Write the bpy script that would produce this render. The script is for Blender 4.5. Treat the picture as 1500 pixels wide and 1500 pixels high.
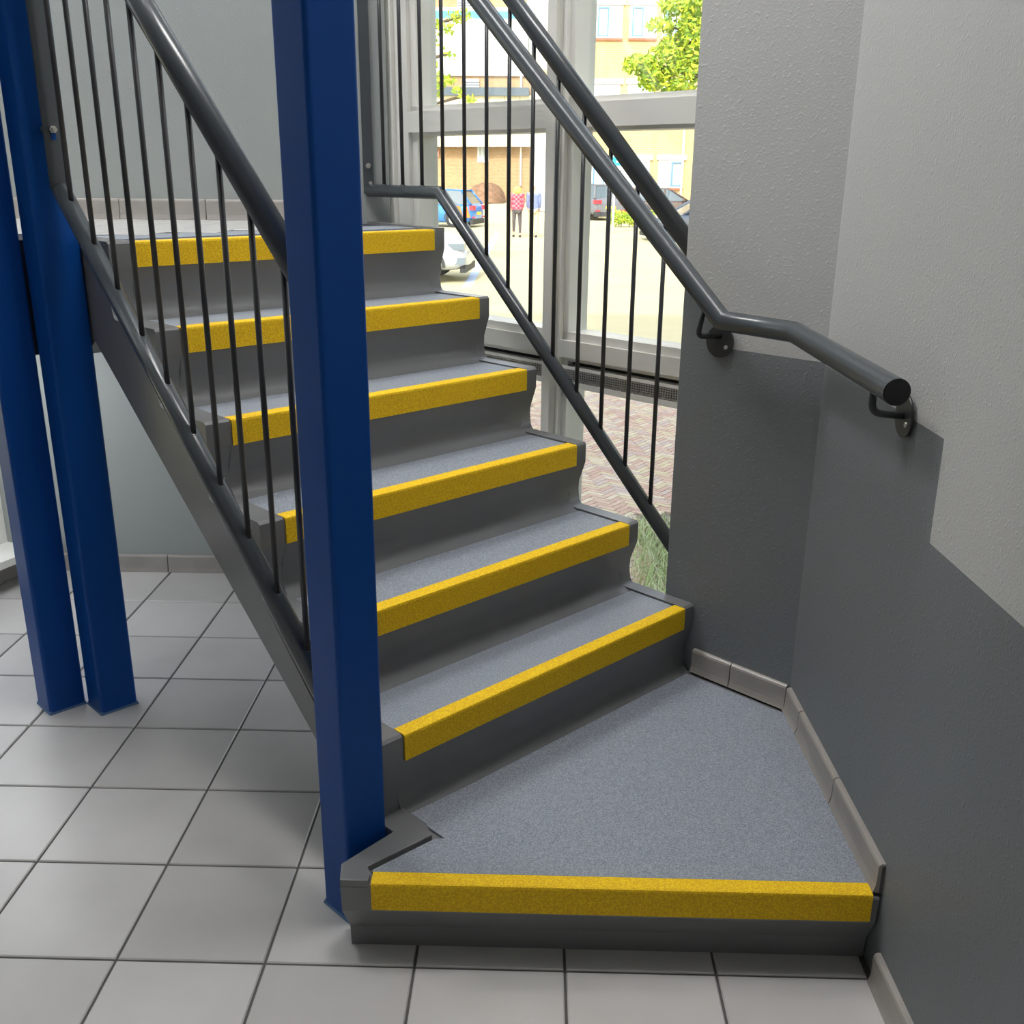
import bpy, bmesh, math, random
from mathutils import Vector, Matrix
random.seed(7)
D = bpy.data
for o in list(D.objects): D.objects.remove(o)
scn = bpy.context.scene
C = scn.collection

# ------------------------------------------------------------------ camera
H, F, YAW, PITCH, ROLL, CX, CY = 1.49786, 1504.93, -0.0223, 0.334206, 0.008605, 748.13, 774.99
def cam_axes():
    cy, sy, cp, sp = math.cos(YAW), math.sin(YAW), math.cos(PITCH), math.sin(PITCH)
    f = Vector((sy*cp, cy*cp, -sp)); r = Vector((cy, -sy, 0)); u = r.cross(f)
    cr, sr = math.cos(ROLL), math.sin(ROLL)
    return cr*r + sr*u, -sr*r + cr*u, f
CR, CU, CF = cam_axes()
cam = D.objects.new('camera', D.cameras.new('camera')); C.objects.link(cam)
M = Matrix((CR, CU, -CF)).transposed().to_4x4(); M.translation = Vector((0, 0, H))
cam.matrix_world = M
cam.data.sensor_width = 36; cam.data.lens = F/1500*36
cam.data.shift_x = (750-CX)/1500; cam.data.shift_y = (CY-750)/1500
cam.data.clip_start = 0.02; cam.data.clip_end = 500
scn.camera = cam
def at(px, py, Y):                      # world point seen at a pixel, on the plane y = Y
    d = CR*((px-CX)/F) - CU*((py-CY)/F) + CF
    return Vector((0, 0, H)) + d*(Y/d.y)
def atz(px, py, z):
    d = CR*((px-CX)/F) - CU*((py-CY)/F) + CF
    return Vector((0, 0, H)) + d*((z-H)/d.z)

# ------------------------------------------------------------------ world, sun, exposure
scn.view_settings.view_transform = 'Standard'; scn.view_settings.look = 'None'
scn.view_settings.gamma = 1; scn.view_settings.use_curve_mapping = False
scn.view_settings.exposure = 0.88
W = D.worlds.new('world'); scn.world = W; W.use_nodes = True
nt = W.node_tree; nt.nodes.clear()
sky = nt.nodes.new('ShaderNodeTexSky'); sky.sky_type = 'NISHITA'; sky.sun_disc = False
sky.sun_elevation = math.radians(42); sky.sun_rotation = math.radians(195); sky.air_density = 1.3; sky.dust_density = 3
bgn = nt.nodes.new('ShaderNodeBackground'); bgn.inputs[1].default_value = 0.26
outn = nt.nodes.new('ShaderNodeOutputWorld')
hsv = nt.nodes.new('ShaderNodeHueSaturation'); hsv.inputs['Saturation'].default_value = 0.35
nt.links.new(sky.outputs[0], hsv.inputs['Color']); nt.links.new(hsv.outputs[0], bgn.inputs[0]); nt.links.new(bgn.outputs[0], outn.inputs[0])
sun = D.objects.new('sun', D.lights.new('sun', 'SUN')); C.objects.link(sun)
sun.data.energy = 1.55; sun.data.color = (1.0, 0.93, 0.80); sun.data.angle = math.radians(1)
sun.rotation_euler = Vector((0.25, 0.97, -0.80)).to_track_quat('-Z', 'Y').to_euler()

# ------------------------------------------------------------------ frames
TH = 0.79346; NV = Vector((math.cos(TH), math.sin(TH), 0)); UV = Vector((-math.sin(TH), math.cos(TH), 0))
S0 = Vector((0.4205, 2.5844, 0)); G = 0.20733; RI = 0.18993
def ST(s, t, z=0.0): return S0 + NV*s + UV*t + Vector((0, 0, z))
XA, YA, ZA = Vector((1, 0, 0)), Vector((0, 1, 0)), Vector((0, 0, 1))

# ------------------------------------------------------------------ materials
def mat(name, col, rough=0.5, metal=0.0, spec=0.5, bump=None, var=None, coat=0, emit=None):
    """bump=(scale, strength, dist, kind) ; var=(scale, amount)"""
    m = D.materials.new(name); m.use_nodes = True; t = m.node_tree; b = t.nodes['Principled BSDF']
    b.inputs['Base Color'].default_value = (*col, 1); b.inputs['Roughness'].default_value = rough
    b.inputs['Metallic'].default_value = metal; b.inputs['Specular IOR Level'].default_value = spec
    b.inputs['Coat Weight'].default_value = coat
    tc = t.nodes.new('ShaderNodeTexCoord'); 
    if var:
        n = t.nodes.new('ShaderNodeTexNoise'); n.inputs['Scale'].default_value = var[0]; n.inputs['Detail'].default_value = 4
        geo = t.nodes.new('ShaderNodeNewGeometry')
        t.links.new(geo.outputs['Position'], n.inputs['Vector'])
        mp = t.nodes.new('ShaderNodeMapRange'); mp.inputs['From Min'].default_value = 0.3; mp.inputs['From Max'].default_value = 0.7
        mp.inputs['To Min'].default_value = 1-var[1]; mp.inputs['To Max'].default_value = 1+var[1]
        t.links.new(n.outputs['Fac'], mp.inputs['Value'])
        mx = t.nodes.new('ShaderNodeVectorMath'); mx.operation = 'SCALE'; mx.inputs[0].default_value = col
        t.links.new(mp.outputs[0], mx.inputs['Scale']); t.links.new(mx.outputs[0], b.inputs['Base Color'])
    if bump:
        geo2 = t.nodes.new('ShaderNodeNewGeometry')
        if bump[3] == 'noise':
            n = t.nodes.new('ShaderNodeTexNoise'); n.inputs['Detail'].default_value = 3; n.inputs['Roughness'].default_value = 0.5; so = n.outputs['Fac']
        else:
            n = t.nodes.new('ShaderNodeTexVoronoi'); so = n.outputs['Distance']
        n.inputs['Scale'].default_value = bump[0]
        t.links.new(geo2.outputs['Position'], n.inputs['Vector'])
        bp = t.nodes.new('ShaderNodeBump'); bp.inputs['Strength'].default_value = bump[1]; bp.inputs['Distance'].default_value = bump[2]
        t.links.new(so, bp.inputs['Height']); t.links.new(bp.outputs[0], b.inputs['Normal'])
    if emit:
        b.inputs['Emission Color'].default_value = (*emit[0], 1); b.inputs['Emission Strength'].default_value = emit[1]
    return m

def plaster(name, col, spots=0.35):
    """sprayed plaster: lumps of several sizes"""
    m = D.materials.new(name); m.use_nodes = True; t = m.node_tree; b = t.nodes['Principled BSDF']
    b.inputs['Roughness'].default_value = 0.55; b.inputs['Base Color'].default_value = (*col, 1)
    geo = t.nodes.new('ShaderNodeNewGeometry')
    n1 = t.nodes.new('ShaderNodeTexNoise'); n1.inputs['Scale'].default_value = 240; n1.inputs['Detail'].default_value = 2
    n2 = t.nodes.new('ShaderNodeTexNoise'); n2.inputs['Scale'].default_value = 110; n2.inputs['Detail'].default_value = 1
    r2 = t.nodes.new('ShaderNodeMapRange'); r2.inputs['From Min'].default_value = 0.62; r2.inputs['From Max'].default_value = 0.74
    t.links.new(geo.outputs['Position'], n1.inputs['Vector']); t.links.new(geo.outputs['Position'], n2.inputs['Vector'])
    t.links.new(n2.outputs['Fac'], r2.inputs['Value'])
    ad = t.nodes.new('ShaderNodeMath'); ad.operation = 'MULTIPLY_ADD'; ad.inputs[1].default_value = spots*2
    t.links.new(r2.outputs[0], ad.inputs[0]); t.links.new(n1.outputs['Fac'], ad.inputs[2])
    bp = t.nodes.new('ShaderNodeBump'); bp.inputs['Strength'].default_value = 0.36; bp.inputs['Distance'].default_value = 0.0022
    t.links.new(ad.outputs[0], bp.inputs['Height']); t.links.new(bp.outputs[0], b.inputs['Normal'])
    return m

def grit(name, c1, c2, scale, strength, rough=0.6):
    m = D.materials.new(name); m.use_nodes = True; t = m.node_tree; b = t.nodes['Principled BSDF']
    b.inputs['Roughness'].default_value = rough
    geo = t.nodes.new('ShaderNodeNewGeometry')
    n = t.nodes.new('ShaderNodeTexNoise'); n.inputs['Scale'].default_value = scale; n.inputs['Detail'].default_value = 2
    t.links.new(geo.outputs['Position'], n.inputs['Vector'])
    cr = t.nodes.new('ShaderNodeValToRGB'); cr.color_ramp.elements[0].position = 0.4; cr.color_ramp.elements[1].position = 0.62
    cr.color_ramp.elements[0].color = (*c1, 1); cr.color_ramp.elements[1].color = (*c2, 1)
    t.links.new(n.outputs['Fac'], cr.inputs[0]); t.links.new(cr.outputs[0], b.inputs['Base Color'])
    bp = t.nodes.new('ShaderNodeBump'); bp.inputs['Strength'].default_value = strength; bp.inputs['Distance'].default_value = 0.002
    t.links.new(n.outputs['Fac'], bp.inputs['Height']); t.links.new(bp.outputs[0], b.inputs['Normal'])
    return m

def brickmat(name, c1, c2, mortar, sc=1.0):
    m = D.materials.new(name); m.use_nodes = True; t = m.node_tree; b = t.nodes['Principled BSDF']
    b.inputs['Roughness'].default_value = 0.9
    geo = t.nodes.new('ShaderNodeNewGeometry'); sp = t.nodes.new('ShaderNodeSeparateXYZ'); cb = t.nodes.new('ShaderNodeCombineXYZ')
    ad = t.nodes.new('ShaderNodeMath')
    t.links.new(geo.outputs['Position'], sp.inputs[0]); t.links.new(sp.outputs['X'], ad.inputs[0]); t.links.new(sp.outputs['Y'], ad.inputs[1])
    t.links.new(ad.outputs[0], cb.inputs['X']); t.links.new(sp.outputs['Z'], cb.inputs['Y'])
    br = t.nodes.new('ShaderNodeTexBrick'); br.inputs['Scale'].default_value = sc
    br.inputs['Brick Width'].default_value = 0.22; br.inputs['Row Height'].default_value = 0.0625*1.6; br.inputs['Mortar Size'].default_value = 0.008
    br.inputs['Color1'].default_value = (*c1, 1); br.inputs['Color2'].default_value = (*c2, 1); br.inputs['Mortar'].default_value = (*mortar, 1)
    t.links.new(cb.outputs[0], br.inputs['Vector']); t.links.new(br.outputs['Color'], b.inputs['Base Color'])
    return m

def glassmat(name, tint=(0.96, 0.98, 0.98), refl=0.05):
    m = D.materials.new(name); m.use_nodes = True; t = m.node_tree; t.nodes.clear()
    o = t.nodes.new('ShaderNodeOutputMaterial'); mx = t.nodes.new('ShaderNodeMixShader')
    tr = t.nodes.new('ShaderNodeBsdfTransparent'); tr.inputs[0].default_value = (*tint, 1)
    gl = t.nodes.new('ShaderNodeBsdfGlossy'); gl.inputs['Roughness'].default_value = 0.01
    mx.inputs[0].default_value = refl
    t.links.new(tr.outputs[0], mx.inputs[1]); t.links.new(gl.outputs[0], mx.inputs[2]); t.links.new(mx.outputs[0], o.inputs[0])
    return m

m_wall_light = plaster('light_grey_plaster', (0.57, 0.57, 0.56))
m_wall_dark = plaster('slate_grey_plaster', (0.200, 0.216, 0.232))
m_wall_green = plaster('green_grey_plaster', (0.34, 0.365, 0.355))
m_ceiling = mat('ceiling_white', (0.75, 0.75, 0.74), 0.8)
m_tile = mat('floor_tile', (0.47, 0.475, 0.48), 0.30, bump=(14, 0.05, 0.01, 'noise'), var=(2.2, 0.10))
m_tile_up = mat('landing_tile', (0.52, 0.515, 0.50), 0.35)
m_grout = mat('grout', (0.11, 0.105, 0.10), 0.9)
m_base = mat('skirting_tile', (0.36, 0.335, 0.31), 0.35, var=(9, 0.08))
m_conc = mat('grey_stair_paint', (0.190, 0.192, 0.196), 0.24, bump=(60, 0.07, 0.003, 'noise'), var=(7, 0.04))
m_mat = grit('blue_grey_grit', (0.19, 0.215, 0.255), (0.37, 0.40, 0.45), 420, 0.5)
m_yel = grit('yellow_grit', (0.82, 0.46, 0.002), (1.0, 0.68, 0.005), 300, 0.55, 0.75)
m_blue = mat('blue_steel_paint', (0.003, 0.068, 0.32), 0.40, spec=0.22)
m_rail = mat('dark_grey_rail_paint', (0.062, 0.072, 0.080), 0.24, spec=0.6)
m_bal = mat('baluster_paint', (0.035, 0.036, 0.040), 0.35)
m_cap = mat('black_plastic', (0.012, 0.012, 0.014), 0.6)
m_zinc = mat('zinc', (0.62, 0.60, 0.56), 0.35, metal=0.8)
m_frame = mat('white_frame_paint', (0.86, 0.85, 0.80), 0.4)
m_dark = mat('dark_gap', (0.03, 0.028, 0.026), 0.8)
m_glass = glassmat('window_glass')
m_beam = mat('dark_slab_edge', (0.035, 0.040, 0.055), 0.5)

# ------------------------------------------------------------------ object helpers
def tag(o, label=None, cat=None, group=None, kind=None):
    if label: o['label'] = label
    if cat: o['category'] = cat
    if group: o['group'] = group
    if kind: o['kind'] = kind
    return o
def wloc(o):
    v = Vector((0, 0, 0))
    while o is not None: v = v + o.location; o = o.parent
    return v
def empty(name, loc, label=None, cat=None, group=None, kind=None):
    o = D.objects.new(name, None); C.objects.link(o); o.location = loc; o.empty_display_size = 0.05
    return tag(o, label, cat, group, kind)
def obj(name, bm, m, parent=None, loc=None, smooth=False, kind=None, local=False):
    """links bm as one mesh object. bm is in world space (local=True: in the parent's space)."""
    bm.normal_update()
    bmesh.ops.recalc_face_normals(bm, faces=bm.faces[:])
    if loc is None and not local:
        if bm.verts:
            xs = [v.co.x for v in bm.verts]; ys = [v.co.y for v in bm.verts]; zs = [v.co.z for v in bm.verts]
            loc = Vector(((min(xs)+max(xs))/2, (min(ys)+max(ys))/2, min(zs)))
        else: loc = Vector((0, 0, 0))
    if local: loc = Vector((0, 0, 0)) if loc is None else loc
    if not local: bmesh.ops.translate(bm, verts=bm.verts[:], vec=-Vector(loc))
    me = D.meshes.new(name); bm.to_mesh(me); bm.free()
    ms = m if isinstance(m, (list, tuple)) else [m]
    for x in ms: me.materials.append(x)
    if smooth:
        for p in me.polygons: p.use_smooth = True
    o = D.objects.new(name, me); C.objects.link(o)
    if parent is not None and not local: o.location = Vector(loc) - wloc(parent)
    else: o.location = loc
    if parent is not None: o.parent = parent
    if kind: o['kind'] = kind
    return o
def box(bm, o, a, b, c, mi=0):
    """parallelepiped: corner o and three edge vectors"""
    vs = [bm.verts.new(Vector(o)+a*i+b*j+c*k) for k in (0, 1) for j in (0, 1) for i in (0, 1)]
    for f in ((0, 2, 3, 1), (4, 5, 7, 6), (0, 1, 5, 4), (2, 6, 7, 3), (0, 4, 6, 2), (1, 3, 7, 5)):
        fc = bm.faces.new([vs[i] for i in f]); fc.material_index = mi
    return vs
def abox(bm, x0, x1, y0, y1, z0, z1, mi=0): return box(bm, (x0, y0, z0), XA*(x1-x0), YA*(y1-y0), ZA*(z1-z0), mi)
def sbox(bm, s0, s1, t0, t1, z0, z1, mi=0): return box(bm, ST(s0, t0, z0), NV*(s1-s0), UV*(t1-t0), ZA*(z1-z0), mi)
def prism(bm, pts, z0, z1, mi=0):
    lo = [bm.verts.new((p[0], p[1], z0)) for p in pts]; hi = [bm.verts.new((p[0], p[1], z1)) for p in pts]
    n = len(pts)
    bm.faces.new(lo[::-1]).material_index = mi; bm.faces.new(hi).material_index = mi
    for i in range(n): bm.faces.new((lo[i], lo[(i+1) % n], hi[(i+1) % n], hi[i])).material_index = mi
def extrude(bm, pts, vec, mi=0):
    a = [bm.verts.new(p) for p in pts]; b = [bm.verts.new(Vector(p)+vec) for p in pts]; n = len(pts)
    bm.faces.new(a[::-1]).material_index = mi; bm.faces.new(b).material_index = mi
    for i in range(n): bm.faces.new((a[i], a[(i+1) % n], b[(i+1) % n], b[i])).material_index = mi
def tube(bm, pts, r, seg=20, cap=True, miter=True):
    pts = [Vector(p) for p in pts]; rings = []
    for i, p in enumerate(pts):
        d0 = (p-pts[i-1]).normalized() if i > 0 else None
        d1 = (pts[i+1]-p).normalized() if i < len(pts)-1 else None
        d = d0 if d1 is None else d1 if d0 is None else (d0+d1).normalized()
        if i == 0:
            ref = ZA if abs(d.z) < 0.95 else XA
            x = d.cross(ref).normalized()
        else: x = (x - d*x.dot(d)).normalized()
        y = d.cross(x)
        ring = []
        base = d0 or d1
        for k in range(seg):
            a = 2*math.pi*k/seg; v = x*math.cos(a)*r + y*math.sin(a)*r
            if d0 is not None and d1 is not None:
                # push along incoming direction so the tube keeps its width through the mitre
                w = (x*math.cos(a)+y*math.sin(a))
                e = (d1-d0)
                if e.length > 1e-6:
                    en = e.normalized(); c = d.dot(d0)
                    v = v + en*(v.dot(en))*(1/max(c, 0.5)-1)
            ring.append(bm.verts.new(p+v))
        rings.append(ring)
    for A, B in zip(rings, rings[1:]):
        for k in range(seg): bm.faces.new((A[k], A[(k+1) % seg], B[(k+1) % seg], B[k])).smooth = True
    if cap: bm.faces.new(rings[0][::-1]); bm.faces.new(rings[-1])
def cyl(bm, p, d, r, h, seg=16): tube(bm, [Vector(p), Vector(p)+Vector(d).normalized()*h], r, seg)
def arc(p0, p1, p2, n=6):
    """rounded corner through p1"""
    return [Vector(p0)*(1-k/n)**2 + Vector(p1)*2*(k/n)*(1-k/n) + Vector(p2)*(k/n)**2 for k in range(n+1)]
def NB(): return bmesh.new()
def smoothall(o):
    for p in o.data.polygons: p.use_smooth = True
def share(name, src, loc, parent, label=None):
    o = src.copy(); C.objects.link(o); o.parent = parent; o.location = loc; o.name = name
    return o

# ------------------------------------------------------------------ room outline
CORNER = Vector((0.6743, 2.398, 0))                      # mid wall meets right wall
RDIR = Vector((0.0203, -1, 0)).normalized()
R_END = CORNER + RDIR*4.9
BW = 3.745; BX0 = -1.985; BX1 = -0.515                  # back wall
LDIR = Vector((-0.36, -0.93, 0)).normalized()
L0 = Vector((BX0, BW, 0)); L1 = L0 + LDIR*3.2; L2 = Vector((L1.x, -2.5, 0))
CEIL = 4.3

# ---- floor with its tiles
bm = NB(); _a = ST(0.24, 0.0); _b = ST(0.24, 1.56)
prism(bm, [(-3.4, -2.6), (0.9, -2.6), (0.9, 2.3), (_a.x+0.05, _a.y-0.05), (_b.x, _b.y), (BX1, BW+0.1), (-3.4, BW+0.1)], -0.06, -0.004)
floor = obj('floor', bm, m_grout, loc=(0, 0, -0.06)); floor['kind'] = 'structure'
def tile_mesh(w, d, h, bev=0.0025):
    bm = NB(); abox(bm, 0, w, 0, d, -h, -bev)
    vs = [v for v in bm.verts if v.co.z > -bev-1e-6]
    top = [bm.verts.new((bev if x == 0 else w-bev, bev if y == 0 else d-bev, 0)) for x, y in ((0, 0), (1, 0), (1, 1), (0, 1))]
    f = [f for f in bm.faces if all(v.co.z > -bev-1e-6 for v in f.verts)][0]; bm.faces.remove(f)
    bm.faces.new(top)
    low = [min((v for v in vs), key=lambda v: (v.co.x-cx)**2+(v.co.y-cy)**2) for cx, cy in ((0, 0), (w, 0), (w, d), (0, d))]
    for i in range(4): bm.faces.new((low[i], low[(i+1) % 4], top[(i+1) % 4], top[i]))
    bmesh.ops.recalc_face_normals(bm, faces=bm.faces[:])
    me = D.meshes.new('tile'); bm.to_mesh(me); bm.free(); return me
TA, TB, TP, GR = -0.8215, 1.6439, 0.30, 0.0055
tmeshes = []
for q in range(5):
    tm = tile_mesh(TP-GR, TP-GR, 0.012)
    k = 0.93+0.035*q
    mm = mat('floor_tile_%s' % 'abcde'[q], (0.575*k, 0.56*k, 0.55*k), 0.27+0.02*q, bump=(9, 0.06, 0.01, 'noise'), var=(3.1, 0.07))
    tm.materials.append(mm); tmeshes.append(tm)
def leftx(y):
    if y > L1.y: return L0.x + (y-L0.y)*LDIR.x/LDIR.y
    return L1.x
tcount = 0
for j in range(-8, 6):
    for i in range(-6, 8):
        x0 = TA+TP*j+GR/2; y0 = TB+TP*i+GR/2
        if x0+TP > 0.90 or y0+0.02 > BW or y0 < -0.5: continue
        if x0+TP < leftx(y0+0.15)-0.15: continue
        w = min(TP-GR, 0.672+0.018-x0) if x0+TP > 0.69 else TP-GR
        d = TP-GR
        if y0+TP > BW: d = BW-y0
        if w < 0.02: continue
        if (Vector((x0+w, y0+d, 0))-S0).dot(NV) > 0.20: continue
        if w < TP-GR-0.001 or d < TP-GR-0.001:
            me = tile_mesh(w, d, 0.012); me.materials.append(tmeshes[2].materials[0])
        else: me = random.choice(tmeshes)
        # tiles wholly hidden under the flight's far side are left out
        o = D.objects.new('floor_tile', me); C.objects.link(o); o.parent = floor
        o.location = Vector((x0, y0, 0)) - floor.location; tcount += 1

# ---- back wall
bm = NB(); abox(bm, BX0-0.02, BX1, BW, BW+0.25, -0.1, CEIL)
o = obj('wall_back', bm, m_wall_green); o['kind'] = 'structure'
# ---- right wall (two paints on one flat face)
def painted_wall(name, org, dirv, polys, thick, hgt, length, back):
    bm = NB()
    P = lambda a, z: Vector(org)+dirv*a+ZA*z
    for mi, pl in polys:
        f = bm.faces.new([bm.verts.new(P(a, z)) for a, z in pl]); f.material_index = mi
    vs = [P(0, -0.1), P(length, -0.1), P(length, hgt), P(0, hgt)]
    b = [bm.verts.new(v+back*thick) for v in vs]; a_ = [bm.verts.new(v) for v in vs]
    bm.faces.new(b)
    for i in range(4): bm.faces.new((a_[i], a_[(i+1) % 4], b[(i+1) % 4], b[i]))
    o = obj(name, bm, [m_wall_light, m_wall_dark]); o['kind'] = 'structure'; return o
L = 4.9; zt = 0.897; ya = 0.702
painted_wall('wall_right', CORNER, RDIR,
    [(1, [(0, -0.1), (L, -0.1), (L, zt), (ya+0.004, zt), (ya, 1.081), (0, 1.081)]),
     (0, [(0, 1.081), (ya, 1.081), (ya+0.004, zt), (L, zt), (L, CEIL), (0, CEIL)])], 0.25, CEIL, L, Vector((1, 0.02, 0)))
# ---- short wall the handrail is fixed to, at 45 degrees
WT0, WT1 = -0.3128, 0.103
org = ST(0.045, WT1); dv = -UV; ln = WT1-WT0
bm = NB()
P = lambda t, z: ST(0.045, t, z)
dk = [(WT0, -0.1), (WT1, -0.1), (WT1, 1.262), (-0.036, 1.140), (-0.036, 1.086), (WT0, 1.086)]
lt = [(WT0, 1.086), (-0.036, 1.086), (-0.036, 1.140), (WT1, 1.262), (WT1, CEIL), (WT0, CEIL)]
for mi, pl in ((1, dk), (0, lt)):
    f = bm.faces.new([bm.verts.new(P(*q)) for q in pl]); f.material_index = mi
for (s0_, t0_, s1_, t1_) in ((0.045, WT1, 0.20, WT1), (0.20, WT1, 0.30, WT1), (0.30, WT1, 0.30, WT0-0.3), (0.30, WT0-0.3, 0.045, WT0)):
    f = bm.faces.new([bm.verts.new(ST(s0_, t0_, -0.1)), bm.verts.new(ST(s1_, t1_, -0.1)), bm.verts.new(ST(s1_, t1_, CEIL)), bm.verts.new(ST(s0_, t0_, CEIL))]); f.material_index = 0
o = obj('wall_stairwell', bm, [m_wall_light, m_wall_dark]); o['kind'] = 'structure'

# ---- added fill panels out of view, invented to brighten the stairwell
m_fill = mat('fill_emitter', (0.9, 0.9, 0.9), 0.5, emit=((1.0, 0.985, 0.965), 16.5))
m_fill2 = mat('fill_emitter_dim', (0.9, 0.9, 0.9), 0.5, emit=((1.0, 0.985, 0.965), 14.0))
m_fill3 = mat('fill_emitter_small', (0.9, 0.9, 0.9), 0.5, emit=((0.95, 0.97, 1.0), 4.0))
for (cx_, cy_, lb) in ((-1.50, 2.90, 'added white fill light panel above the left end of the landing'), (0.05, 2.02, 'added white fill light panel above the corner platform')):
    r_ = empty('added_fill_panel', Vector((cx_, cy_, CEIL)), lb, 'fill light', 'added fill lights of the stairwell')
    bm = NB()
    hx, hy = (0.30, 0.60) if cx_ < -1 else (0.58, 0.28)
    for x0_, x1_, y0_, y1_ in ((-hx-0.03, -hx, -hy-0.03, hy+0.03), (hx, hx+0.03, -hy-0.03, hy+0.03), (-hx, hx, -hy-0.03, -hy), (-hx, hx, hy, hy+0.03)): abox(bm, cx_+x0_, cx_+x1_, cy_+y0_, cy_+y1_, CEIL-0.05, CEIL)
    obj('fill_panel_frame', bm, m_frame, r_)
    bm = NB(); abox(bm, cx_-hx, cx_+hx, cy_-hy, cy_+hy, CEIL-0.04, CEIL-0.02); obj('fill_panel_face', bm, m_fill if cx_ < -1 else m_fill2, r_)
r_ = empty('added_fill_panel', Vector((-1.80, 3.0, 0.95)), 'added small white fill light panel under the landing slab', 'fill light', 'added fill lights of the stairwell')  # unseen emitter added to lift the floor and back wall below the landing
bm = NB(); abox(bm, -2.02, -1.58, 2.95, 3.55, 1.012, 1.026); obj('fill_panel_frame', bm, m_frame, r_)
bm = NB(); abox(bm, -2.0, -1.6, 2.97, 3.53, 1.0, 1.012); obj('fill_panel_face', bm, m_fill3, r_)
# ---- left wall with its window, front wall, ceiling
def wallseg(name, a, b, z0, z1, th=0.2, m=None):
    a = Vector(a); b = Vector(b); d = (b-a).normalized(); nrm = Vector((d.y, -d.x, 0))
    bm = NB(); box(bm, a+ZA*z0, b-a, nrm*th, ZA*(z1-z0)); o = obj(name, bm, m or m_wall_green); o['kind'] = 'structure'; return o
bmw = NB()
LN = Vector((LDIR.y, -LDIR.x, 0))        # points out of the room
if LN.x > 0: LN = -LN
def lbox(bm, a0, a1, e0, e1, z0, z1, mi=0): box(bm, L0+LDIR*a0+LN*e0+ZA*z0, LDIR*(a1-a0), LN*(e1-e0), ZA*(z1-z0), mi)
lbox(bmw, -0.2, 3.2, 0, 0.22, -0.1, 0.10); lbox(bmw, -0.2, 0.06, 0, 0.22, 0.10, CEIL); lbox(bmw, 1.20, 3.2, 0, 0.22, 0.10, CEIL); lbox(bmw, 0.06, 1.20, 0, 0.22, 2.6, CEIL)
abox(bmw, L1.x-0.2, L1.x, -2.6, L1.y+0.02, -0.1, CEIL)
o = obj('wall_left', bmw, m_wall_green); o['kind'] = 'structure'
bm = NB(); abox(bm, -3.6, 1.1, -2.75, -2.5, -0.1, CEIL); o = obj('wall_front', bm, m_wall_light); o['kind'] = 'structure'
bm = NB(); abox(bm, -3.6, 1.3, -2.7, 4.3, CEIL, CEIL+0.1); o = obj('ceiling', bm, m_ceiling); o['kind'] = 'structure'
bm = NB(); abox(bm, -9, 12, -7, 4.3, CEIL+0.1, 9.6); o = obj('upper_storey', bm, m_wall_light); o['kind'] = 'structure'

# window 2 (left)
w2 = empty('window_2', L0+LDIR*1.5, kind='structure')
bm = NB()
for a0, a1 in ((0.06, 0.13), (0.83, 0.90), (1.13, 1.20)): lbox(bm, a0, a1, 0.03, 0.11, 0.10, 2.6)
for z0 in (0.10, 1.3, 2.53): lbox(bm, 0.13, 0.83, 0.031, 0.109, z0, z0+0.07); lbox(bm, 0.90, 1.13, 0.031, 0.109, z0, z0+0.07)
obj('window_frame', bm, m_frame, w2)
bm = NB(); lbox(bm, 0.0, 1.3, -0.13, 0.03, 0.10, 0.128); obj('window_sill', bm, m_frame, w2)
bm = NB(); lbox(bm, 0.12, 0.84, 0.065, 0.071, 0.16, 2.54); obj('glass_pane', bm, m_glass, w2)
bm = NB(); lbox(bm, 0.89, 1.14, 0.065, 0.071, 0.16, 2.54); obj('glass_pane', bm, m_glass, w2)

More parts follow.
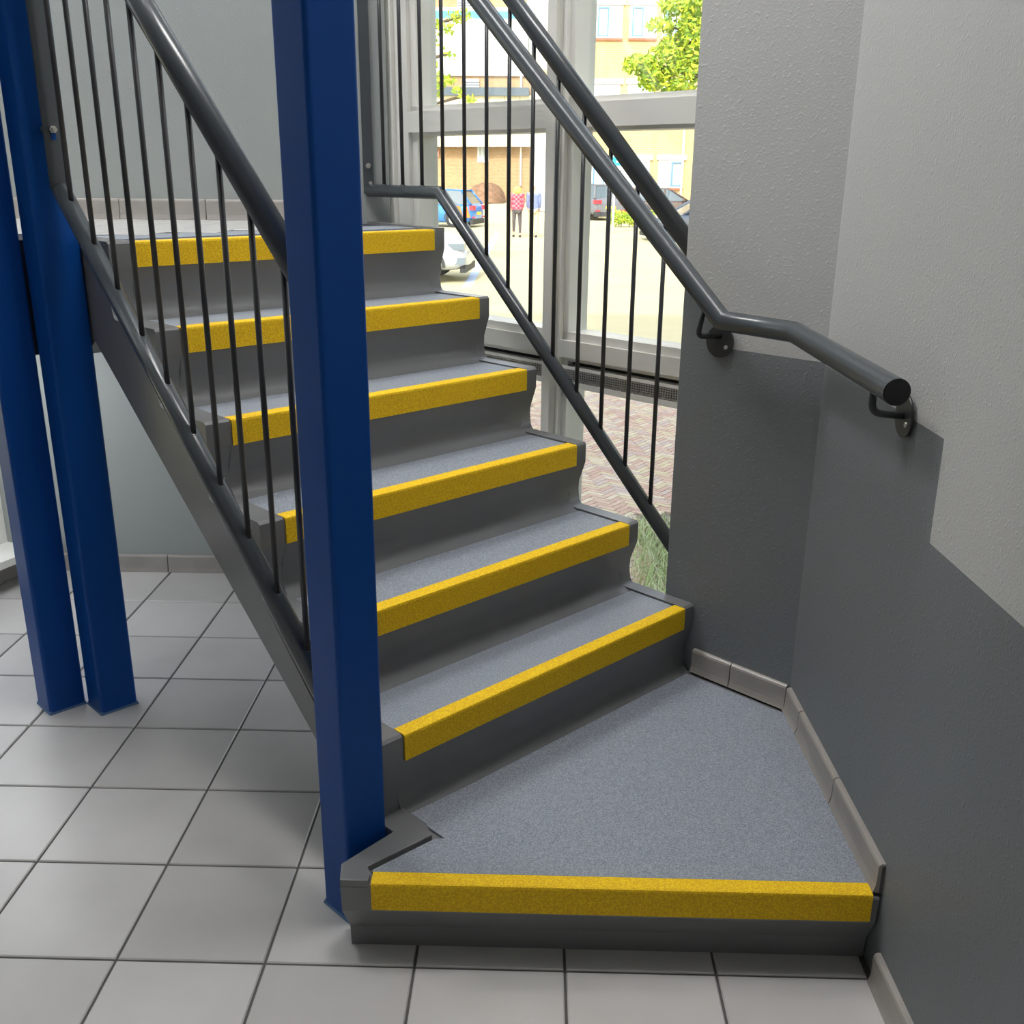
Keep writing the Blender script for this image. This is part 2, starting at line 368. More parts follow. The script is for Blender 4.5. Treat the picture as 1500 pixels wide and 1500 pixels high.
# ------------------------------------------------------------------ window 1 beside the stair
w1 = empty('window_1', ST(0.22, 0.75), kind='structure')
TL = 1.545; ZT = 4.15
bm = NB()
sbox(bm, 0.20, 0.30, 1.405, TL-0.005, -0.6, ZT); sbox(bm, 0.185, 0.20, 1.47, TL-0.03, -0.6, ZT)      # left jamb
sbox(bm, 0.215, 0.30, 1.372, 1.405, -0.6, ZT)
obj('window_jamb', bm, m_frame, w1)
bm = NB()
sbox(bm, 0.20, 0.30, 0.722, 0.757, -0.6, ZT); sbox(bm, 0.228, 0.30, 0.690, 0.722, -0.6, ZT); sbox(bm, 0.20, 0.30, 0.682, 0.690, -0.6, ZT); sbox(bm, 0.215, 0.30, 0.66, 0.682, -0.6, ZT)
obj('mullion', bm, m_frame, w1)
for (ta, tb) in ((0.757, 1.405), (0.104, 0.682)):
    bm = NB()
    sbox(bm, 0.20, 0.30, ta, tb, 1.622, 1.688); sbox(bm, 0.215, 0.30, ta, tb, 1.688, 1.704)
    sbox(bm, 0.212, 0.30, ta, tb, 1.612, 1.622)
    obj('transom', bm, m_frame, w1)
    bm = NB()
    sbox(bm, 0.20, 0.30, ta, tb, 0.957, 1.009); sbox(bm, 0.215, 0.30, ta, tb, 1.009, 1.034); sbox(bm, 0.212, 0.30, ta, tb, 0.945, 0.957)
    obj('lower_rail', bm, m_frame, w1)
    bm = NB(); sbox(bm, 0.24, 0.30, ta, tb, 0.87, 0.945); obj('shadow_gap', bm, m_dark, w1)
    bm = NB()
    sbox(bm, 0.205, 0.24, ta, tb, 0.921, 0.930); sbox(bm, 0.203, 0.24, ta, tb, 0.866, 0.884)
    obj('grille_frame', bm, m_frame, w1)
    bm = NB(); n = int((tb-ta)/0.009)
    for q in range(n): sbox(bm, 0.2045, 0.208, ta+0.009*q, ta+0.009*q+0.0024, 0.884, 0.921)
    for z in (0.888, 0.895, 0.902, 0.909, 0.916): sbox(bm, 0.204, 0.2075, ta, tb, z, z+0.0022)
    obj('vent_grille', bm, mat('grille_metal', (0.45, 0.44, 0.42), 0.4, metal=0.3), w1, kind='stuff')
    bm = NB(); sbox(bm, 0.21, 0.30, ta, tb, -0.10, 0.03); obj('bottom_rail', bm, m_frame, w1)
for (ta, tb) in ((0.745, 1.385), (0.104, 0.672)):
    for (za, zb) in ((0.03, 0.87), (1.03, 1.615), (1.70, ZT)):
        bm = NB(); sbox(bm, 0.272, 0.278, ta, tb, za, zb); obj('glass_pane', bm, m_glass, w1)
bm = NB(); sbox(bm, 0.16, 0.32, 0.0, TL+0.1, ZT, CEIL); o = obj('trim_1', bm, m_frame); o['kind'] = 'structure'
bm = NB(); sbox(bm, 0.16, 0.34, 0.0, TL+0.05, -0.7, -0.10); o = obj('trim_2', bm, m_frame); o['kind'] = 'structure'

# ------------------------------------------------------------------ staircase
stair = empty('concrete_staircase', ST(-0.5, 0.5), 'grey painted concrete staircase with yellow edged steps rising from a corner platform', 'staircase')
SL, SR, ML, MR = -1.037, 0.043, -0.975, 0.0
def profile(rec):
    """side outline in (t, z); rec = how far the treads lie below the curbs"""
    pts = []
    for k in range(6):
        tk = k*G; z0 = (k+1)*RI - rec; z1 = (k+2)*RI - rec
        if k == 0: z0 = RI-0.012
        # fillet at the riser's foot, leaning riser, upright nose
        if rec > 0: pts += [(tk-0.022+(0.018 if k == 0 else 0), z0), (tk+(0.006 if k == 0 else 0), z0+0.004), (tk+0.016, z0+0.012), (tk+0.025, z0+0.026), (tk+0.028, z0+0.045)]
        else: pts += [(tk+0.012, z0), (tk+0.018, z0+0.004), (tk+0.023, z0+0.012), (tk+0.026, z0+0.026), (tk+0.028, z0+0.045)]
        pts += [(tk+0.026, z0+0.07), (tk+0.006, z1-0.066+rec), (tk+0.004, z1-0.058+rec), (tk+0.004, z1-0.006), (tk+0.010, z1)]
    return pts
def flight_part(bm, sa, sb, rec):
    pts = profile(rec)
    ztop = 7*RI-rec
    pts = [(pts[0][0], RI-0.03)] + pts + [(1.32, ztop), (1.32, 7*RI-0.30), (1.25, 7*RI-0.30), (1.188, 1.071), (0.231, 0.284), (0.10, 0.165), (0.0, RI-0.03)]
    extrude(bm, [ST(sa, t, z) for t, z in pts], NV*(sb-sa))
bm = NB(); flight_part(bm, SL, ML, 0.0); flight_part(bm, ML, MR, 0.008); flight_part(bm, MR, SR, 0.0)
fl = obj('flight', bm, m_conc, stair, smooth=True); fl.data.set_sharp_from_angle(angle=math.radians(38))
bv = fl.modifiers.new('b', 'BEVEL'); bv.width = 0.003; bv.segments = 2; bv.limit_method = 'ANGLE'; bv.angle_limit = 0.7
# platform (bottom corner step)
def ring(z, fy, lx):
    a = ST(-1.037, -0.035); b = ST(-1.037, 0.12); c = ST(0.040, 0.12)
    cn = Vector((0.672, 2.394, 0))
    return [Vector((-0.365+lx, fy, z)), Vector((-0.371+lx, fy+0.05, z)), Vector((a.x, a.y, z)), Vector((b.x, b.y, z)), Vector((c.x, c.y, z)), Vector((cn.x, cn.y, z)), Vector((0.684, fy, z))]
bm = NB()
rs = [ring(0.0, 1.704, 0.008), ring(0.05, 1.700, 0.008), ring(0.112, 1.668, 0.0), ring(0.172, 1.662, 0.0), ring(0.176, 1.664, 0.0)]
vr = [[bm.verts.new(p) for p in r_] for r_ in rs]
for A, B in zip(vr, vr[1:]):
    for k in range(7): bm.faces.new((A[k], A[(k+1) % 7], B[(k+1) % 7], B[k]))
bm.faces.new(vr[0][::-1]); bm.faces.new(vr[-1])
obj('platform', bm, m_conc, stair)
# raised curb on the platform's left corner
a = ST(-1.037, -0.035); i0 = ST(-1.142, -0.091); i1 = ST(-0.984, -0.099); i2 = ST(-0.968, -0.06); i3 = ST(-0.968, 0.06); i4 = ST(-1.037, 0.06)
bm = NB()
prism(bm, [(-0.365, 1.662), (-0.310, 1.662), (-0.309, 1.686), (-0.318, 1.706), (i0.x, i0.y), (i1.x, i1.y), (i2.x, i2.y), (i3.x, i3.y), (i4.x, i4.y), (a.x, a.y), (-0.371, 1.712)], 0.174, 0.190)
cu = obj('curb', bm, m_conc, stair); bv = cu.modifiers.new('b', 'BEVEL'); bv.width = 0.003; bv.segments = 2
# grit mats
for k in range(6):
    z = (k+2)*RI-0.008; t0 = k*G+0.030; t1 = (k+1)*G-0.020 if k < 5 else k*G+0.090
    bm = NB(); sbox(bm, ML+0.004, MR-0.004, t0, t1, z-0.001, z+0.004)
    obj('grit_mat', bm, m_mat, stair)
bm = NB()
fp = [ST(-0.966, 0.0), ST(-0.966, -0.118), ST(-0.984, -0.105), ST(-1.135, -0.098), Vector((-0.309, 1.700, 0)), Vector((0.672, 1.700, 0)), Vector((0.660, 2.372, 0)), ST(0.012, -0.29), ST(0.012, -0.010), ST(-0.4, -0.008), ST(-0.80, -0.006)]
prism(bm, [(p.x, p.y) for p in fp], 0.175, 0.182); obj('grit_mat', bm, m_mat, stair)
# yellow nosings
def nosing(org, along, inward, length, ztop, depth=0.062, wid=0.037, label=None):
    bm = NB(); th = 0.0035
    prof = [(wid, 0.0), (0.006, 0.0), (0.0015, -0.0015), (0.0, -0.006), (0.0, -depth), (th, -depth), (th, -0.0075), (0.0075, -th), (wid, -th)]
    pts = [Vector(org)+inward*a+ZA*(ztop+b) for a, b in prof]
    extrude(bm, pts, along*length)
    return obj('yellow_nosing', bm, m_yel, stair)
for k in range(6):
    nosing(ST(ML+0.003, k*G), NV, UV, MR-ML-0.003, (k+2)*RI-0.0015)
nosing(Vector((-0.3045, 1.658, 0)), XA, YA, 0.974, 0.1855)

# landing with tiles
LZ = 7*RI
bm = NB()
pl = [ST(-1.037, 1.322), ST(SR, 1.322), ST(0.10, 1.45), ST(0.155, 1.50), Vector((BX1, BW, 0)), Vector((BX0, BW, 0))]
# left part of the slab, notched round the blue posts
pl += [Vector((-2.20, 3.20, 0)), ST(-1.50, 1.40), ST(-1.148, 1.40), ST(-1.148, 1.322)]
prism(bm, [(p.x, p.y) for p in pl], LZ-0.30, LZ-0.006)
land = obj('landing', bm, m_beam); land['kind'] = 'structure'
bm = NB()
prism(bm, [(p.x, p.y) for p in (ST(SR-0.035, 1.04), ST(SR, 1.04), ST(0.12, 1.50), ST(0.085, 1.50))], LZ-0.012, LZ+0.003)
obj('landing_curb', bm, m_conc, land)
lt_me = tile_mesh(0.147, 0.147, 0.008, 0.0015); lt_me.materials.append(m_tile_up)
def inside(p):
    d = p - S0; s = d.dot(NV); t = d.dot(UV)
    return t > 1.135 and s < 0.05 and (s > -1.03 or t > 1.42) and p.y < BW-0.0 and p.x > -2.05
for i in range(-16, 12):
    for j in range(0, 14):
        x0 = -0.75+0.15*i; y0 = BW-0.15*(j+1)
        if all(inside(Vector((x0+dx, y0+dy, 0))) for dx in (0, 0.147) for dy in (0, 0.14)):
            o = D.objects.new('landing_tile', lt_me); C.objects.link(o); o.parent = land; o.location = Vector((x0, y0, LZ+0.002)) - land.location
bm = NB(); sbox(bm, -1.04, SR-0.04, 1.128, 1.30, LZ-0.006, LZ-0.0005); obj('landing_mat', bm, m_mat, land)

# ------------------------------------------------------------------ blue posts
def post(sa, sb, ta, tb, label, ztop=CEIL):
    r = 0.009; pts = []
    cs = ((sa+r, ta+r, 180), (sb-r, ta+r, 270), (sb-r, tb-r, 0), (sa+r, tb-r, 90))
    for (s, t, a0) in cs:
        for k in range(5):
            a = math.radians(a0+22.5*k); pts.append(ST(s+r*math.cos(a), t+r*math.sin(a)))
    root = empty('blue_post', ST((sa+sb)/2, (ta+tb)/2), label, 'post', 'blue steel posts')
    bm = NB(); prism(bm, [(p.x, p.y) for p in pts], 0.0, ztop)
    o = obj('shaft', bm, m_blue, root)
    # paint bead at the foot
    bm = NB(); e = 0.0022
    q = [ST(sa-e, ta-e), ST(sb+e, ta-e), ST(sb+e, tb+e), ST(sa-e, tb+e)]
    lo = [bm.verts.new((p.x, p.y, 0.0005)) for p in q]; hi = [bm.verts.new(p+ZA*0.010) for p in (ST(sa+0.001, ta+0.001), ST(sb-0.001, ta+0.001), ST(sb-0.001, tb-0.001), ST(sa+0.001, tb-0.001))]
    for k in range(4): bm.faces.new((lo[k], lo[(k+1) % 4], hi[(k+1) % 4], hi[k]))
    bm.faces.new(hi); bm.faces.new(lo[::-1])
    obj('foot_seal', bm, mat('blue_sealant', (0.10, 0.20, 0.38), 0.7), root)
    return root
post(-1.141, -1.040, -0.018, 0.080, 'blue square steel post standing against the bottom step platform')
post(-1.149, -1.040, 1.196, 1.294, 'blue steel post bolted to the top end of the left railing, right of the pair')
post(-1.256, -1.151, 1.300, 1.398, 'leftmost blue steel post, set just behind its twin under the landing edge')

# ------------------------------------------------------------------ left railing
SLR = -1.09; sl = 0.9335
def lz(t): return 1.453+sl*(t-1.155)
def hz(t): return 1.397+0.947*(t-0.195)
lr = empty('stair_railing', ST(SLR, 0.6, lz(0.6)), 'dark grey tubular stair railing with thin round balusters between the blue posts, left side', 'railing')
bm = NB(); tube(bm, [ST(SLR, 1.150, lz(1.150)), ST(SLR, 0.080, lz(0.080))], 0.0225, 24); obj('bottom_rail', bm, m_rail, lr)
bm = NB(); tube(bm, [ST(SLR, 0.080, hz(0.080)), ST(SLR, 1.150, hz(1.150))], 0.0255, 28); obj('top_rail', bm, m_rail, lr)
def baluster(s, t, za, zb, parent):
    bm = NB(); cyl(bm, ST(s, t, za), ZA, 0.0062, zb-za, 12)
    cyl(bm, ST(s, t, za-0.004), ZA, 0.009, 0.008, 12)
    return obj('baluster', bm, m_bal, parent)
for i in range(10):
    t = 0.168+0.1032*i
    baluster(SLR, t, lz(t)+0.020, hz(t)-0.028, lr)
bm = NB(); sbox(bm, -1.115, -1.073, 1.146, 1.154, 1.450, 2.40); obj('mounting_plate', bm, m_rail, lr)
bm = NB()
cyl(bm, ST(-1.094, 1.146, 1.586), -UV, 0.009, 0.008, 6); cyl(bm, ST(-1.094, 1.138, 1.586), -UV, 0.005, 0.006, 10)
cyl(bm, ST(-1.094, 1.154, 1.586), UV, 0.011, 0.041, 12)
obj('bolt', bm, m_zinc, lr)
bm = NB(); sbox(bm, -1.099, -1.088, 1.1445, 1.1462, 1.562, 1.578); obj('bolt_slot', bm, m_blue, lr)

# ------------------------------------------------------------------ right railing
SRR = 0.12
def rl(t): return 0.515+0.9395*(t-0.171)
def rb(t): return 1.346+0.955*(t-0.175)
TB_ = 1.149; te = 1.528
rr = empty('stair_railing', ST(SRR, 0.6, rl(0.6)), 'dark grey tubular stair railing with thin balusters in front of the window, right side', 'railing')
bm = NB(); tube(bm, [ST(SRR, 0.104, rl(0.104)), ST(SRR, TB_, rl(TB_)), ST(SRR, te, rl(TB_))], 0.0205, 24); obj('bottom_rail', bm, m_rail, rr)
bm = NB(); tube(bm, [ST(SRR, 0.104, rb(0.104)), ST(SRR, TB_, rb(TB_)), ST(SRR, te, rb(TB_))], 0.0245, 28); obj('top_rail', bm, m_rail, rr)
for t in (1.134, 1.030, 0.929, 0.831, 0.732, 0.633, 0.532, 0.432, 0.333, 0.233): baluster(SRR, t, rl(t)+0.018, rb(t)-0.027, rr)
for t in (1.239, 1.341, 1.442): baluster(SRR, t, rl(TB_)+0.018, rb(TB_)-0.02, rr)
bm = NB(); abox(bm, -0.603, -0.568, BW-0.008, BW-0.001, rl(TB_)-0.01, rb(TB_)+0.1); obj('mounting_plate', bm, m_rail, rr)
bm = NB(); cyl(bm, Vector((-0.583, BW-0.008, 1.515)), -YA, 0.009, 0.012, 6); cyl(bm, Vector((-0.583, BW-0.020, 1.515)), -YA, 0.004, 0.004, 8); obj('bolt', bm, m_zinc, rr)
bm = NB(); cyl(bm, Vector((-0.578, BW-0.008, 1.459)), -YA, 0.006, 0.006, 6); obj('bolt', bm, m_zinc, rr)

# ------------------------------------------------------------------ wall handrail
hr = empty('wall_handrail', ST(-0.03, -0.07, 1.16), 'thick dark grey handrail tube bracketed to the walls, bent level above the platform', 'handrail')
A0 = ST(-0.03, 1.25, 1.164+0.892*1.32); A1 = ST(-0.03, -0.070, 1.164); A2 = ST(-0.03, -0.268, 1.159); A3 = Vector((0.6195, 1.752, 1.148))
bm = NB(); tube(bm, [A0, A1, A2, A3], 0.0240, 32, cap=False); obj('tube', bm, m_rail, hr)
dE = (A3-A2).normalized()
bm = NB(); cyl(bm, A3-dE*0.004, dE, 0.0234, 0.0045, 32); cyl(bm, A3+dE*0.0005, dE, 0.0215, 0.001, 32); obj('end_cap', bm, m_cap, hr)
bm = NB(); cyl(bm, A0, A1-A0, 0.0234, 0.004, 24); obj('end_cap', bm, m_cap, hr)
def bracket(top, low, wallp, nrm, rise=0.0):
    """bent rod from the tube's underside to a disc on the wall"""
    top, low, wallp = Vector(top), Vector(low), Vector(wallp)
    d1 = (top-low).normalized(); d2 = (wallp-low).normalized()
    wp = wallp+ZA*rise; d2 = (wp-low).normalized()
    pts = [top] + arc(low+d1*0.02, low, low+d2*0.02, 6) + [wp]
    bm = NB(); tube(bm, pts, 0.0070, 14); rod = obj('bracket', bm, m_bal, hr)
    bm = NB(); cyl(bm, wallp, nrm, 0.040, 0.005, 36); pl = obj('bracket_disc', bm, m_bal, rod)
    nn = Vector(nrm).normalized(); sd = nn.cross(ZA).normalized()
    for s_ in (-1,):
        bm = NB(); cyl(bm, wallp+nn*0.005+sd*0.021*s_-ZA*0.012, nn, 0.005, 0.003, 10); obj('screw', bm, m_zinc, rod)
wr = Vector((0.6743+0.0203*(2.398-1.86), 1.86, 1.083))
bracket((0.6185, 1.868, 1.126), (0.6180, 1.868, 1.086), wr+Vector((-0.006, 0, 0)), Vector((-1, -0.02, 0)))
b1 = ST(0.045-0.006, -0.022, 1.102)
bracket(ST(-0.03, -0.016, 1.192), ST(-0.036, -0.004, 1.120), b1, -NV, 0.014)

# ------------------------------------------------------------------ skirting tiles
def skirting(name, org, dirv, nrm, lens, z0, gap=0.003, h=0.068, endcap=False):
    """row of cove skirting tiles, nrm points into the room"""
    total = sum(lens)
    bm = NB(); box(bm, Vector(org)+ZA*z0, dirv*total, nrm*0.006, ZA*(h-0.004)); root = obj(name, bm, m_grout); root['kind'] = 'structure'
    a = 0.0
    prof = [(0.0, 0.0), (0.019, 0.0), (0.0165, 0.006), (0.0140, 0.016), (0.0130, 0.030), (0.0130, h-0.008), (0.0110, h-0.003), (0.007, h), (0.0, h)]
    for l in lens:
        bm = NB(); p0 = Vector(org)+dirv*(a+gap/2)+ZA*(z0+0.001)
        extrude(bm, [p0+nrm*u_+ZA*v_ for u_, v_ in prof], dirv*(l-gap))
        obj('skirting_tile', bm, m_base, root)
        a += l
# lower back wall
skirting('baseboard_back', Vector((-1.985, BW, 0)), XA, -YA, [0.255, 0.301, 0.301, 0.301, 0.30], 0)
skirting('baseboard_landing', Vector((-1.985, BW, 0)), XA, -YA, [0.216, 0.305, 0.305, 0.305, 0.22], LZ+0.002)
rn = Vector((-1, -0.0203, 0)).normalized()
skirting('baseboard_right', CORNER+RDIR*0.763, RDIR, rn, [0.24, 0.30, 0.30, 0.30, 0.30], 0, h=0.07)
skirting('baseboard_platform', CORNER+RDIR*0.010, RDIR, rn, [0.125, 0.295, 0.300], 0.182, h=0.066)
skirting('baseboard_stairwell', ST(0.045, -0.008), -UV, -NV, [0.128, 0.172], 0.182, h=0.066)
skirting('baseboard_left', L0+LDIR*0.02, LDIR, -LN, [0.3]*6, 0, h=0.06)

exec_exterior = True
# ------------------------------------------------------------------ exterior
GZ = -0.60
m_pave = brickmat('far_paving', (0.62, 0.55, 0.42), (0.55, 0.47, 0.36), (0.45, 0.40, 0.32), 1.0)
m_pave = mat('car_park_paving', (0.60, 0.54, 0.33), 0.9, var=(0.6, 0.06))
bm = NB(); abox(bm, -60, 70, 2.6, 130, GZ-0.3, GZ-0.035); ground = obj('ground', bm, m_pave, loc=(0, 0, GZ-0.3)); ground['kind'] = 'structure'
bm = NB(); abox(bm, -1.0, 2.6, 4.3, 12.45, GZ-0.033, GZ-0.014); obj('joint_sand', bm, mat('joint_sand', (0.24, 0.20, 0.17), 0.95), ground)
# herringbone bricks near the window
BL, BWd = 0.141, 0.047
brick_cols = [(0.66, 0.44, 0.35), (0.72, 0.52, 0.41), (0.74, 0.62, 0.42), (0.66, 0.52, 0.46), (0.78, 0.66, 0.50)]
bmeshes = []
for q, c in enumerate(brick_cols):
    bm = NB(); g_ = 0.006; abox(bm, -BL/2+g_/2, BL/2-g_/2, -BWd/2+g_/2, BWd/2-g_/2, -0.03, -0.003)
    top = [v for v in bm.verts if v.co.z > -0.01]
    b_ = mat('paving_brick_%s' % 'abcde'[q], c, 0.85, var=(30, 0.12))
    me = D.meshes.new('brick'); bm.to_mesh(me); bm.free(); me.materials.append(b_); bmeshes.append(me)
cells = []
rot = math.radians(45+10)
R2 = Matrix.Rotation(rot, 2)
n_ = 3
for i in range(-190, 190):
    for j in range(-190, 190):
        # herringbone lattice for 3:1 bricks, unit = BWd
        u_, v_ = i, j
        m6 = (u_-v_) % 6
        if m6 == 0: cxl, cyl_, rt = u_+1.5, v_+0.5, 0
        elif m6 == 3+2: cxl, cyl_, rt = u_+0.5, v_+1.5-0.0, 90
        else: continue
        p = R2 @ Vector((cxl*BWd, cyl_*BWd)); X, Y = p.x+0.7, p.y+8.0
        if not (4.4 < Y < 12.5): continue
        # visible wedge through the window with a margin for a side step
        lx = 0.02*Y-0.25; rx = 0.17*Y+0.35
        if Y < 6.4 and X > 0.68+0.02*math.sin(X*9): continue
        if not (lx < X < rx): continue
        cells.append((Y, X, rt))
cells.sort()
near = [c for c in cells if c[0] > 5.6][:300]; nset = set(near)
for (Y, X, rt) in near:
    o = D.objects.new('brick', random.choice(bmeshes)); C.objects.link(o); o.parent = ground
    o.location = Vector((X, Y, GZ+0.002*random.random()))-ground.location; o.rotation_euler = (0, 0, rot+math.radians(rt))
bms = [NB() for _ in bmeshes]
for c in cells:
    if c in nset: continue
    Y, X, rt = c; b = random.randrange(5)
    a = rot+math.radians(rt); ex = Vector((math.cos(a), math.sin(a), 0)); ey = Vector((-math.sin(a), math.cos(a), 0))
    g_ = 0.006
    vs = [bms[0].verts.new(Vector((X, Y, GZ-0.003))+ex*(BL-g_)/2*sx+ey*(BWd-g_)/2*sy) for sx, sy in ((-1, -1), (1, -1), (1, 1), (-1, 1))]
    lo = [bms[0].verts.new(v.co-ZA*0.03) for v in vs]
    f = bms[0].faces.new(vs); f.material_index = b
    for k in range(4): bms[0].faces.new((lo[k], lo[(k+1) % 4], vs[(k+1) % 4], vs[k])).material_index = b
pb = obj('paving_bricks', bms[0], [me.materials[0] for me in bmeshes], ground, kind='stuff')

# weedy grass bed against the wall
m_leafs = [mat('grass_blade_a', (0.46, 0.60, 0.26), 0.7), mat('grass_blade_b', (0.70, 0.76, 0.52), 0.7), mat('grass_blade_c', (0.62, 0.58, 0.40), 0.8)]
bm = NB()
for q in range(15000):
    x = random.uniform(0.55, 2.2); y = random.uniform(3.9, 6.25)
    if x < 0.62 and random.random() < 0.5: continue
    h = random.uniform(0.03, 0.13)*(1.0 if y < 6.0 else 0.7); a = random.uniform(0, 6.283); l_ = random.uniform(0.2, 1.2)
    d = Vector((math.cos(a), math.sin(a), 0)); sd = Vector((-d.y, d.x, 0))*random.uniform(0.0015, 0.0035)
    p = Vector((x, y, GZ-0.01))
    v = [bm.verts.new(p-sd), bm.verts.new(p+sd), bm.verts.new(p+ZA*h*0.6+d*h*l_*0.35+sd*1.2), bm.verts.new(p+ZA*h+d*h*l_), bm.verts.new(p+ZA*h*0.6+d*h*l_*0.35-sd*1.2)]
    bm.faces.new(v).material_index = random.choice((0, 0, 1, 1, 2))
gr = obj('grass', bm, m_leafs, kind='stuff'); tag(gr, 'weedy green grass growing along the window outside', 'grass')
bm = NB(); abox(bm, 0.60, 3.0, 3.0, 6.2, GZ-0.04, GZ-0.012); o = obj('soil_strip', bm, mat('soil', (0.22, 0.18, 0.12), 0.95, var=(8, 0.3)), ground)

# painted parking lines
bm = NB()
for (p0, p1) in (((728, 343), (716, 362)), ((703, 385), (684, 419))):
    a = atz(*p0, GZ-0.03); b = atz(*p1, GZ-0.03)
bm2 = NB(); a = atz(729, 341, GZ-0.03); b = atz(684, 420, GZ-0.03); a.z = b.z = GZ-0.034; d = (b-a).normalized(); sd = Vector((-d.y, d.x, 0))*0.09
box(bm2, a-sd, b-a, sd*2, ZA*0.006); obj('parking_line', bm2, mat('pale_blue_line', (0.55, 0.66, 0.85), 0.8), ground)
bm.free()

# --- buildings
m_ybrick = brickmat('yellow_brick', (0.60, 0.44, 0.19), (0.52, 0.37, 0.16), (0.62, 0.52, 0.32), 1.0)
m_bbrick = brickmat('tan_brick', (0.46, 0.29, 0.15), (0.38, 0.23, 0.12), (0.50, 0.40, 0.25), 1.0)
m_white = mat('white_panel', (0.85, 0.84, 0.80), 0.6)
m_cream = mat('cream_panel', (0.74, 0.66, 0.44), 0.7)
m_band = mat('cyan_band', (0.10, 0.42, 0.75), 0.5)
m_roofd = mat('slate_roof', (0.10, 0.13, 0.16), 0.7)
m_bframe = mat('blue_window_frame', (0.14, 0.28, 0.50), 0.5)
m_wframe = mat('white_window_frame', (0.80, 0.80, 0.78), 0.5)
m_pane = mat('reflecting_pane', (0.42, 0.48, 0.50), 0.15, spec=0.8)
m_blind = mat('pale_blind', (0.70, 0.76, 0.76), 0.6)
m_redsill = mat('red_brick_sill', (0.42, 0.15, 0.09), 0.85)
def fac(bm, Y, x0, x1, y0, y1, proud=0.0, depth=0.1, mi=0):
    """block on a facade plane y=Y whose front shows at those pixels"""
    a = at(x0, y1, Y); b = at(x1, y0, Y); a.x = at(x0, (y0+y1)/2, Y).x; b.x = at(x1, (y0+y1)/2, Y).x
    abox(bm, a.x, b.x, Y-proud, Y-proud+depth, a.z, b.z, mi)
Y1 = 56.0
a = at(832, 0, Y1)
bb = empty('brick_office_building', Vector((at(950, 300, Y1).x, Y1, GZ)), 'yellow brick office block with white framed windows at the right behind the tree', 'building')
bm = NB(); abox(bm, a.x, a.x+26, Y1, Y1+4.5, GZ, 14); obj('wall', bm, m_ybrick, bb)
def bwindow(parent, Y, x0, x1, y0, y1, pane=None, blue=None, sill=True, split=None):
    a = at(x0, y1, Y); b = at(x1, y0, Y); a.x = at(x0, (y0+y1)/2, Y).x; b.x = at(x1, (y0+y1)/2, Y).x; w = 0.07
    bm = NB()
    abox(bm, a.x, b.x, Y-0.06, Y+0.05, a.z, a.z+w); abox(bm, a.x, b.x, Y-0.06, Y+0.05, b.z-w, b.z)
    abox(bm, a.x, a.x+w, Y-0.06, Y+0.05, a.z+w, b.z-w); abox(bm, b.x-w, b.x, Y-0.06, Y+0.05, a.z+w, b.z-w)
    if split:
        sx = at(split, y0, Y).x; abox(bm, sx-0.04, sx+0.04, Y-0.06, Y+0.05, a.z+w, b.z-w)
    fr = obj('window', bm, m_wframe, parent)
    bm = NB(); abox(bm, a.x+w, b.x-w, Y-0.02, Y+0.02, a.z+w, b.z-w); obj('pane', bm, pane or m_pane, fr)
    if blue:
        c = at(blue[0], y1, Y).x; d = at(blue[1], y1, Y).x; w2_ = 0.07; bm = NB(); z0 = a.z+w; z1 = b.z-w
        for (p, q, r_, s_) in ((c, d, z0, z0+w2_), (c, d, z1-w2_, z1), (c, c+w2_, z0+w2_, z1-w2_), (d-w2_, d, z0+w2_, z1-w2_)): abox(bm, p, q, Y-0.08, Y-0.02, r_, s_)
        obj('casement', bm, m_bframe, fr)
    if sill:
        bm = NB(); abox(bm, a.x-0.03, b.x+0.03, Y-0.10, Y+0.02, a.z-0.11, a.z-0.01); obj('sill', bm, m_redsill, fr)
    bm = NB(); abox(bm, a.x-0.1, b.x+0.15, Y-0.12, Y+0.02, b.z+0.02, b.z+0.26); obj('lintel', bm, m_white, fr)
bwindow(bb, Y1, 872, 912, 8, 56, m_blind, (875, 891))
bwindow(bb, Y1, 922, 962, 8, 56, m_blind, (925, 941))
bwindow(bb, Y1, 971, 1011, 8, 56, m_blind, (974, 990))
bwindow(bb, Y1, 870, 908, 124, 160, m_blind, None, split=888)
bwindow(bb, Y1, 919, 957, 124, 160, m_blind, None, split=938)
bwindow(bb, Y1, 969, 1007, 124, 160, m_blind, None, split=988)
bwindow(bb, Y1, 866, 902, 235, 275, m_blind, (868, 884))
bwindow(bb, Y1, 915, 951, 235, 275, None, None, split=933)
bwindow(bb, Y1, 964, 1000, 235, 275, None, (982, 999), split=981)
for x in (866, 1005):
    bm = NB(); fac(bm, Y1, x-1.5, x+1.5, -40, 318, proud=0.20, depth=0.08); obj('downpipe', bm, m_white, bb)
# bay / link block between the two
bm = NB(); Yb = 62.0; p = at(776, 300, Yb); q = at(836, 0, Yb)
lk = empty('white_link_building', Vector((p.x+1, Yb, GZ)), 'white link building with a rounded glazed bay seen beside the mullion', 'building')
abox(bm, p.x, at(832, 0, Y1).x-0.1, Yb, Yb+4, GZ, 16); obj('wall', bm, m_white, lk)
bm = NB(); cyl(bm, Vector((at(808, 40, Yb).x, Yb, at(0, 100, Yb).z)), ZA, 1.35, 10, 24); by = obj('bay', bm, m_white, lk)
for k in range(-3, 4):
    ang = math.radians(-90+k*24); cx = at(808, 40, Yb).x+1.37*math.cos(ang); cy = Yb+1.37*math.sin(ang)
    tdir = Vector((-math.sin(ang), math.cos(ang), 0)); nd = Vector((math.cos(ang), math.sin(ang), 0))
    z0 = at(800, 80, Yb).z; z1 = at(800, 8, Yb).z
    bm = NB(); box(bm, Vector((cx, cy, z0))-tdir*0.2, tdir*0.4, nd*0.03, ZA*(z1-z0)); obj('window', bm, m_pane, lk)
